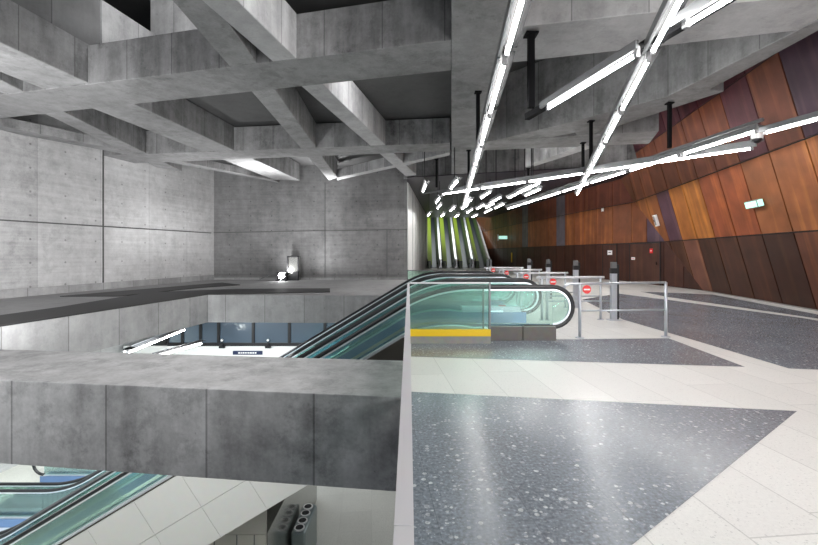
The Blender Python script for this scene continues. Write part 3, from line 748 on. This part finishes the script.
for i, Y in enumerate((9.86, 12.1, 14.5, 16.8), 1):
    t = thing('barrier_rail', (4, Y, 0), names[i], 'barrier', 'steel barriers at the escalator heads')
    for X in (3.12, 3.24): 
        q = MB(); post(q, X, Y, 1.0, .032); s = q.build('post', M_STEEL, t, smooth=True); q = MB(); q.disc((X, Y, .008), (0, 0, 1), .07, .016, 16); q.build('base_plate', M_STEEL, s)
    q = MB(); post(q, 4.52, Y+.05, 1.03, .026); s = q.build('post', M_STEEL, t, smooth=True); q = MB(); q.disc((4.52, Y+.05, .008), (0, 0, 1), .07, .016, 16); q.build('base_plate', M_STEEL, s)
    q = MB(); q.tube([(3.0, Y, 1.0), (4.6, Y+.05, 1.0)], .030, 10); q.build('top_bar', M_ALU, t, smooth=True)
    q = MB(); q.tube([(3.2, Y, .44), (4.75, Y+.05, .44)], .018, 8); q.tube([(3.2, Y, .56), (4.5, Y+.05, .56)], .018, 8); q.build('lower_bar', M_STEEL, t, smooth=True)
    noentry(t, (3.36, Y-.06, .90), .078)
    g_ = thing('gate_post', (4.80, Y, 0), {1: 'nearest tall grey gate post with a black band at its head', 2: 'second tall gate post with a black band, behind the nearest one', 3: 'third tall gate post with a black band', 4: 'farthest and smallest gate post with a black band'}[i], 'post', 'tall gate posts with black bands')
    q = MB(); q.box(4.74, 4.87, Y-.05, Y+.07, 0, 1.12); q.build('column', M_STEEL, g_, bevel=.015)
    q = MB(); q.box(4.735, 4.875, Y-.055, Y+.075, 1.09, 1.22); q.build('black_band', M_BLK, g_, bevel=.01)
    q = MB(); q.box(4.75, 4.86, Y-.045, Y+.065, 1.22, 1.36); q.build('head', M_GRY, g_, bevel=.01)
    q = MB(); q.box(4.88, 4.93, Y, Y+.06, 0, 1.30); q.build('backing_column', M_BLK, g_)
    q = MB(); q.box(4.68, 4.97, Y-.1, Y+.12, 0, .015); q.build('base_plate', M_STEEL, g_)

# ------------------------------------------------------------ far escalators going up
bx = [1.9, 3.55, 5.25, 7.05, 8.95]; tx = [2.7, 4.35, 6.2, 8.05, 9.0]
tx = [2.45, 4.27, 6.2, 8.05, 9.7]
ZT = 7.6; YB, YT = 46.5, 63
ordn = ['leftmost', 'second from left', 'third from left', 'rightmost']
def lerp3(i, t, dz=0, dx=0):
    X = bx[i]+(tx[i]-bx[i])*t if isinstance(i, int) else 0
    return Vector((X+dx, YB+(YT-YB)*t, .0+ZT*t+dz))
for i in range(4):
    e = thing('escalator', ((bx[i]+bx[i+1])/2, YB-.5, 0), f'{ordn[i]} of the four green-sided escalators rising beyond the barriers', 'escalator', 'green escalators rising at the far end')
    def strip(x0b, x0t, x1b, x1t, z0, z1, nm, mat, flat=False):
        q = MB()
        a = [Vector((x0b, YB, z0)), Vector((x1b, YB, z1)), Vector((x1t, YT, z1+ZT)), Vector((x0t, YT, z0+ZT))]
        b = [p-Vector((0, 0, .06)) for p in a]
        q.face(a); q.face(b[::-1])
        for k in range(4): q.face([a[(k+1) % 4], a[k], b[k], b[(k+1) % 4]])
        return q.build(nm, mat, e)
    b0, b1, t0, t1 = bx[i], bx[i+1], tx[i], tx[i+1]
    W = b1-b0; V = t1-t0
    strip(b0+W*.30, t0+V*.30, b0+W*.72, t0+V*.72, 0.05, .05, 'steps', M_STEP)
    strip(b0+W*.04, t0+V*.04, b0+W*.40, t0+V*.40, 0.95, .35, 'left_panel', M_OLIVE)
    strip(b0+W*.70, t0+V*.70, b0+W*.86, t0+V*.86, 0.30, .98, 'right_panel', M_DGREEN)
    strip(b0+W*.86, t0+V*.86, b1+W*.02, t1+V*.02, 1.00, 1.0, 'deck', M_DECK)
    for k, f in enumerate((.05, .84)):
        q = MB(); X = b0+W*f; Xt = t0+V*f; q.tube([(X, YB-1.2, .25), (X, YB-1.5, .5), (X, YB-1.5, .75), (X, YB-1.2, 1.0), (X, YB-.4, 1.05), (Xt, YT, 1.05+ZT)], .05, 6); q.build('handrail', M_RUB, e)
    q = MB(); q.box(b0+W*.80, b0+W*1.0, YB-1.2, YB, 0, .95); q.build('newel_box', M_STEEL, e, bevel=.05)
    q = MB(); q.box(b0+W*.1, b0+W*.3, YB-1.0, YB-.3, 0, .8); q.build('newel_housing', M_DGREEN, e, bevel=.05)

# ------------------------------------------------------------ tube lights
TL_ = 2.12
proto = thing('tube_light', (0, 0, 0), 'x', 'light', 'x')
q = MB(); q.tube([(0, -TL_/2, 0), (0, TL_/2, 0)], .027, 10); q.build('tube', M_TUBE, proto, smooth=True)
q = MB(); q.box(-.115, -.07, -TL_/2-.14, TL_/2+.14, .02, .14); q.build('housing', M_GRY, proto)
q = MB(); q.box(-.07, .15, -TL_/2-.1, TL_/2+.1, .115, .125); q.build('reflector', M_REFG, proto)
for s_ in (-1, 1):
    q = MB(); q.box(-.03, .03, s_*(TL_/2+.03)-.03, s_*(TL_/2+.03)+.03, -.04, .115); q.build('socket', M_REFL, proto)
first = [True]
def put_tube(c, d, label, group):
    o = proto if first[0] else copy_tree(proto); first[0] = False
    o.location = c; o.rotation_euler = (0, math.asin(0), math.atan2(-d.x, d.y)); 
    o['label'] = label; o['group'] = group
    return o
TZ = 4.35
ORD = ['first', 'second', 'third', 'fourth', 'fifth', 'sixth', 'seventh', 'eighth', 'ninth', 'tenth', 'eleventh', 'twelfth']
def row(pa, pb, text, group, z=TZ, pitch=2.44, start=0, nmax=20, end=True):
    a = P(*pa, z); b = P(*pb, z); L = (b-a).length; d = (b-a).normalized(); n = min(nmax, int((L+.4-start)/pitch))
    for i in range(n):
        c = a+d*(start+pitch*i+TL_/2)
        put_tube(c, d, f'{ORD[i]} {text}', group)
    return a, d, n
row((531.5, -34), (463, 210), 'lit tube from the camera in the row under the spine beam', 'tubes of the row under the spine beam', start=-.35)
row((698, -34), (577, 195), 'lit tube from the camera in the row slanting across the hall', 'tubes of the row crossing the hall', start=-.35, z=TZ-.0)
a3 = P(549, 107.6, TZ-.06); b3 = P(633.6, 56.5, TZ-.06); d3 = (b3-a3).normalized()
put_tube(a3+d3*1.06, -d3, 'lit tube under the black box girder left of the tube crossing', 'tubes on the black girder')
put_tube(a3+d3*(1.06+2.95), -d3, 'lit tube at the top right just past the tube crossing', 'tubes on the black girder')
a, d, n = row((750.6, 148.7), (422, 197.4), 'lit tube from the rusty wall in the far row ending at the white wall', 'tubes of the upper far row', pitch=2.3)
row((755, 131.8), (505, 209.7), 'lit tube from the near end of the row receding along the rusty wall', 'tubes of the row along the rusty wall', pitch=2.38)
far = [(424.5, 188), (454.5, 184.7), (438, 200.5), (439.5, 206.5), (429, 214.6), (443, 215), (452.5, 209), (457, 216), (465, 207), (469.7, 211), (475, 216), (468.5, 202), (480.5, 207), (486, 195), (496, 200), (490, 205.5), (488.5, 211), (499.5, 206.3), (515, 195), (524.7, 189.8), (531.5, 187), (533, 192.5)]
fl_lab = ['small stray lit tube at far left of the dark ceiling, above the row end', 'small stray lit tube high on the dark ceiling over the first far-row joint', 'stray tube low under the left end of the far row', 'stray tube beside the head of the leftmost green escalator', 'lowest stray tube at the corner of the white corridor wall', 'stray tube above the second green escalator', 'stray tube above the third green escalator, upper one', 'stray tube touching the top of the third green escalator', 'stray tube where the spine row ends', 'stray tube just below the end of the spine row', 'stray tube above the right edge of the rightmost green escalator', 'stray tube right beside the spine row near its far end', 'stray tube in the right cluster, third lowest', 'stray tube under the far row right of the spine row', 'stray tube in the right cluster, upper middle', 'stray tube in the middle of the right cluster', 'stray tube at the lower edge of the right cluster over the rusty wall', 'stray tube at the right end of the right cluster', 'stray tube between the two far rows, lower left one', 'stray tube between the two far rows, middle one', 'stray tube between the two far rows, upper right one', 'stray tube just above the wall row, near its third joint']
for (px, py), lb in zip(far, fl_lab):
    c = P(px, py, TZ); o = put_tube(c, Vector((-.03, 1, 0)).normalized(), lb, 'stray tubes on the dark ceiling')
    q = MB(); q.box(c.x-.02, c.x+.02, c.y-.02, c.y+.02, TZ+.12, ZS if c.y > 22.5 else (ZS+1.03 if c.x < 1.2 else 8.33)); bpy.context.view_layer.update(); st_ = q.build('stem', M_BLK); st_.parent = o; st_.matrix_parent_inverse = o.matrix_world.inverted()
# tube on rusty wall at the right edge
put_tube(P(822, 118, TZ), Vector((-.25, 1, 0)).normalized(), 'tube light cut off by the right edge in front of the rusty wall', 'tubes at the right edge')
# lower concourse tubes
def px_tube(pa, z, d, lb): put_tube(P(*pa, z), Vector(d).normalized(), lb, 'tubes under the ledge in the concourse')
for k_, (cc_, lb_) in enumerate((((146, 345.5), 'tube light under the left ledge of the void, nearest of its row'), ((172, 335), 'tube light under the left ledge of the void, beside the blue windows'))):
    px_tube(cc_, -1.6, (-.08, 1, 0), lb_)
px_tube((181, 349.5), -2.1, (.25, 1, 0), 'tube light just above the rear edge of the foreground beam')
# black girder of the crossing row
gd = MB(); ga = P(527, 117, TZ+.10); gb_ = P(652, 42, TZ+.10); dd = (gb_-ga).normalized(); gd.bar(ga, ga+dd*8.5, .11, .13)
tag(gd.build('light_girder', M_MBLK), 'black box girder carrying the slanting tubes at the upper centre right', 'girder')
# continuous rails over the rows
def rail(pa, pb, lab, z=TZ+.19):
    a = P(*pa, TZ); b = P(*pb, TZ); a.z = b.z = z; q = MB(); q.bar(a, b, .06, .07); tag(q.build('lighting_rail', M_GRY), lab, 'rail')
rail((531.5, -34), (463, 210), 'slim dark rail above the tubes running away under the spine beam')
rail((698, -34), (577, 195), 'slim dark rail above the tube row slanting across the hall', TZ+.20)
rail((764, 146.7), (422, 197.4), 'slim dark rail above the upper far tube row', TZ+.185)
rail((763, 129), (505, 209.7), 'slim dark rail above the tube row along the rusty wall', TZ+.215)
# hanger rods
rods = [((478, 90), TZ+.22, 'black hanger rod beside the spine tube row, nearest one'), ((531, 31.5), TZ+.06, 'thick black hanger rod holding the near end of the black girder'),
        ((591, 119.5), TZ+.22, 'black hanger rod left of the slanting row, taller of the pair'), ((583, 141.5), TZ+.22, 'black hanger rod left of the slanting row, shorter of the pair'),
        ((669.5, 101.3), TZ+.22, 'black hanger rod in front of the rusty wall'), ((528.3, 167.5), TZ+.22, 'short black hanger rod over the upper far row'),
        ((468.6, 149), TZ+.22, 'black hanger rod beside the spine row, second one'), ((436.5, 158), TZ+.22, 'thin black hanger rod in front of the back wall by the white corner')]
for (px, py), zb_, lb in rods:
    p = P(px, py, ZS); r_ = .045 if 'thick' not in lb else .06
    t = thing('hanger_rod', p, lb, 'rod', 'black hanger rods')
    q = MB(); q.box(p.x-r_, p.x+r_, p.y-r_, p.y+r_, zb_, ZS-.05); q.build('shaft', M_MBLK, t)
    q = MB(); q.box(p.x-r_*2, p.x+r_*2, p.y-r_*2, p.y+r_*2, ZS-.08, ZS-.045); q.build('ceiling_plate', M_MBLK, t)

# ------------------------------------------------------------ things on the rusty wall
def lean_frame():
    u = Vector((.2, 1, 0)).normalized(); v = Vector((-.268, 0, 1)); v = (v-u*v.dot(u)).normalized(); return u, v, u.cross(v).normalized()
U, V, Nn = lean_frame()
if Nn.x > 0: Nn = -Nn
def wallbox(c, w, h, t, name, mat, parent, off=0):
    q = MB(); c = Vector(c)+Nn*(off+t/2); q.bar(c-U*w/2, c+U*w/2, t, h, up=V); return q.build(name, mat, parent, bevel=.008)
p = on_lean(757.5, 203)
t = thing('exit_sign', p, 'illuminated green and white exit sign box on the leaning rusty wall', 'exit sign')
wallbox(p, .62, .24, .16, 'housing', M_GRY, t, .03)
wallbox(p+Vector((0, -.02, 0)), .56, .19, .02, 'lit_face', M_EXIT, t, .19)
q = MB(); e0 = p+Nn*.11-U*.33; q.bar(e0-U*.02, e0, .14, .2, up=V); q.build('end_face', M_EXIT, t)
q = MB()
pc = p+Nn*.215; q.bar(pc-U*.05, pc-U*.22, .006, .03, up=V); q.bar(pc+U*.02-V*.05, pc+U*.12+V*.05, .006, .03, up=V); q.bar(pc+U*.13-V*.05, pc+U*.2+V*.03, .006, .03, up=V); q.build('pictogram', M_SIGNW, t)
p = on_lean(658, 220)
t = thing('emergency_light', p, 'white upright emergency lamp box on the rusty wall near the fold', 'lamp')
wallbox(p, .28, .56, .12, 'housing', M_SIGNW, t, .03); wallbox(p, .2, .46, .02, 'diffuser', M_REFL, t, .14); wallbox(p+U*.05, .08, .1, .02, 'bracket', M_BLK, t, .16)
p = P(757, 139, TZ+.15)
t = thing('security_camera', p, 'white domed security camera at the wall end of the upper far tube row', 'camera')
q = MB(); q.tube([p+Vector((0, 0, .0)), p+Vector((0, 0, .16))], .13, 16); q.build('housing', M_SIGNW, t, smooth=False)
q = MB(); q.dome(p, .11); q.build('dome', M_BLK, t, smooth=True)
q = MB(); q.bar(p+Vector((0, 0, .16)), P(765, 128, TZ+.4)+Vector((.1, 0, 0)), .05, .05); q.build('arm', M_BLK, t)
def plate(name, px, py, w, h, mat, lab, cat, extra=None):
    p, d = on_vert(px, py); out = Vector((-d.y, d.x, 0)); p = p+out*.03
    t = thing(name, p, lab, cat); q = MB(); q.bar(p-d*w/2, p+d*w/2, .02, h); q.build('plate', mat, t)
    q = MB(); pp = p+out*.014
    if extra: q.bar(pp-d*w*.3, pp+d*w*.3, .006, h*.2); q.build('marking', extra, t)
    return t
plate('door_sign', 610.3, 252.6, .42, .26, M_SIGNW, 'white rectangular sign on the left steel door in the far rusty wall', 'sign', M_GRY)
plate('door_notice', 633.8, 258.5, .34, .14, M_SIGNW, 'small white notice strip at the left edge of the wide steel door', 'notice', M_RED)
plate('fire_sign', 651.8, 250.8, .24, .24, M_RED, 'small square red fire sign on the wide steel door', 'sign', M_SIGNW)
plate('yellow_panel', 511.9, 257.5, .28, .95, M_YEL, 'narrow upright yellow panel on the far rusty wall', 'panel')
plate('wall_sensor', 603, 209.8, .22, .2, M_SIGNW, 'tiny white sensor high on the far rusty wall', 'sensor')
p, d = on_vert(508, 237.5); out = Vector((-d.y, d.x, 0))
t = thing('exit_sign', p, 'small green exit sign sticking out of the far rusty wall above the yellow panel', 'exit sign')
q = MB(); q.bar(p+out*.1-d*.03, p+out*.95-d*.03, .08, .32); q.build('housing', M_EXIT, t)
q = MB(); q.bar(p+out*.98, p+out*1.1, .12, .62); q.build('end_plate', M_SIGNW, t)

# ------------------------------------------------------------ cabinet and lamp at the foot of the back wall
t = thing('steel_cabinet', (-6.9, 24.9, 0), 'reflective steel cabinet door frame against the back wall beside the bright floodlight', 'cabinet')
x0 = (287.2-CX)/F*24.6; x1 = (298.2-CX)/F*24.6
q = MB(); q.box(x0, x1, 24.7, 25.2, .02, 1.42); q.build('body', M_MIRR, t)
q = MB()
for a, b, z0, z1 in ((x0-.03, x0+.05, 0, 1.44), (x1-.05, x1+.03, 0, 1.44), (x0, x1, 1.36, 1.44)): q.box(a, b, 24.64, 24.72, z0, z1)
q.build('frame', M_BLK, t)
q = MB(); q.slab_y([(x0+.05, .0), (x1, 0), (x1, .55), (x1-.2, .52), (x0+.05, .2)], 24.55, 24.63); q.build('lower_flap', M_BLK, t)
t = thing('floodlight', (-7.4, 24.3, 0), 'very bright floodlight lying on the ledge in front of the back wall', 'floodlight')
c = D(281.5, 275.5, 24.2)
q = MB(); q.box(c.x-.26, c.x+.26, 24.2, 24.5, .05, .50); q.build('housing', M_BLK, t)
q = MB(); q.disc((c.x, 24.18, c.z), (0, 1, 0), .17, .03, 20); q.build('lens', plain('floodlight_lens', (1, 1, 1), .3, emit=(1, 1, 1), es=60), t)
q = MB(); q.bar((c.x-.35, 24.3, .03), (c.x+.35, 24.3, .03), .3, .05); q.build('stand', M_BLK, t)
q = MB(); q.bar((c.x-1.3, 24.4, .08), (c.x-.4, 24.3, .5), .06, .05); q.build('barn_door', M_GRY, t)
lamp('floodlight_beam', (c.x+.1, 24.0, .55), (c.x+1.6, 25.4, 2.6), 45*LP, (.25, .2), (1, 1, 1), 160)

# ------------------------------------------------------------ under the escalator: steel booth, recycling bin, panel wall
bo = MB(); bo.box(-4.6, -2.85, 8.47, 13, LF, -4.07); t = thing('service_booth', (-4, 9, LF), 'satin steel clad service booth under the nearest escalator', 'booth')
bo.build('body', M_MIRR, t)
q = MB(); q.box(-4.6, -2.86, 8.40, 8.46, LF, -4.07); q.build('front_panels', M_BEIGE, t)
q = MB()
for X in (-4.3, -3.9, -3.45, -3.1): q.box(X, X+.015, 8.385, 8.40, LF, -4.07)
q.build('panel_joint', M_GRY, t)
q = MB(); q.box(-2.845, -2.83, 9.15, 9.35, -5.4, -4.95); q.build('notice', M_SIGNW, t)  # white plate standing in for a reflection in the steel wall
q = MB(); q.tube([(-2.82, 9.55, -5.15), (-2.76, 9.55, -5.15), (-2.76, 9.7, -5.3)], .02, 8); q.build('handle', M_STEEL, t)
q = MB(); q.box(-4.6, -2.86, 8.40, 8.455, -4.06, -3.45); q.build('upper_panel', M_BEIGE, t)
q = MB(); q.box(-4.6, -2.86, 10.0, 10.06, -4.06, -3.0); q.build('rear_panel', M_BEIGE, t)
t = thing('recycling_bin', (-2.62, 10.6, LF), 'tall steel recycling bin with four round black openings on the lower floor', 'bin')
ybin = [P(*p, -5.05) for p in ((308, 507), (305.5, 513.5), (302.5, 521), (299.5, 528))]
q = MB(); q.prism([(-2.80, ybin[3].y-.16), (-2.46, ybin[3].y-.16), (-2.42, ybin[0].y+.1), (-2.5, ybin[0].y+.18), (-2.80, ybin[0].y+.18)], LF, -5.06); q.build('body', plain('bin_steel', (.28, .33, .33), .3, .7), t, bevel=.04)
for p in ybin:
    q = MB(); q.disc((p.x, p.y, -5.045), (0, 0, 1), .125, .03, 20); s = q.build('rim', M_SIGNW, t)
    q = MB(); q.disc((p.x, p.y, -5.028), (0, 0, 1), .092, .006, 20); q.build('opening', M_BLK, s)
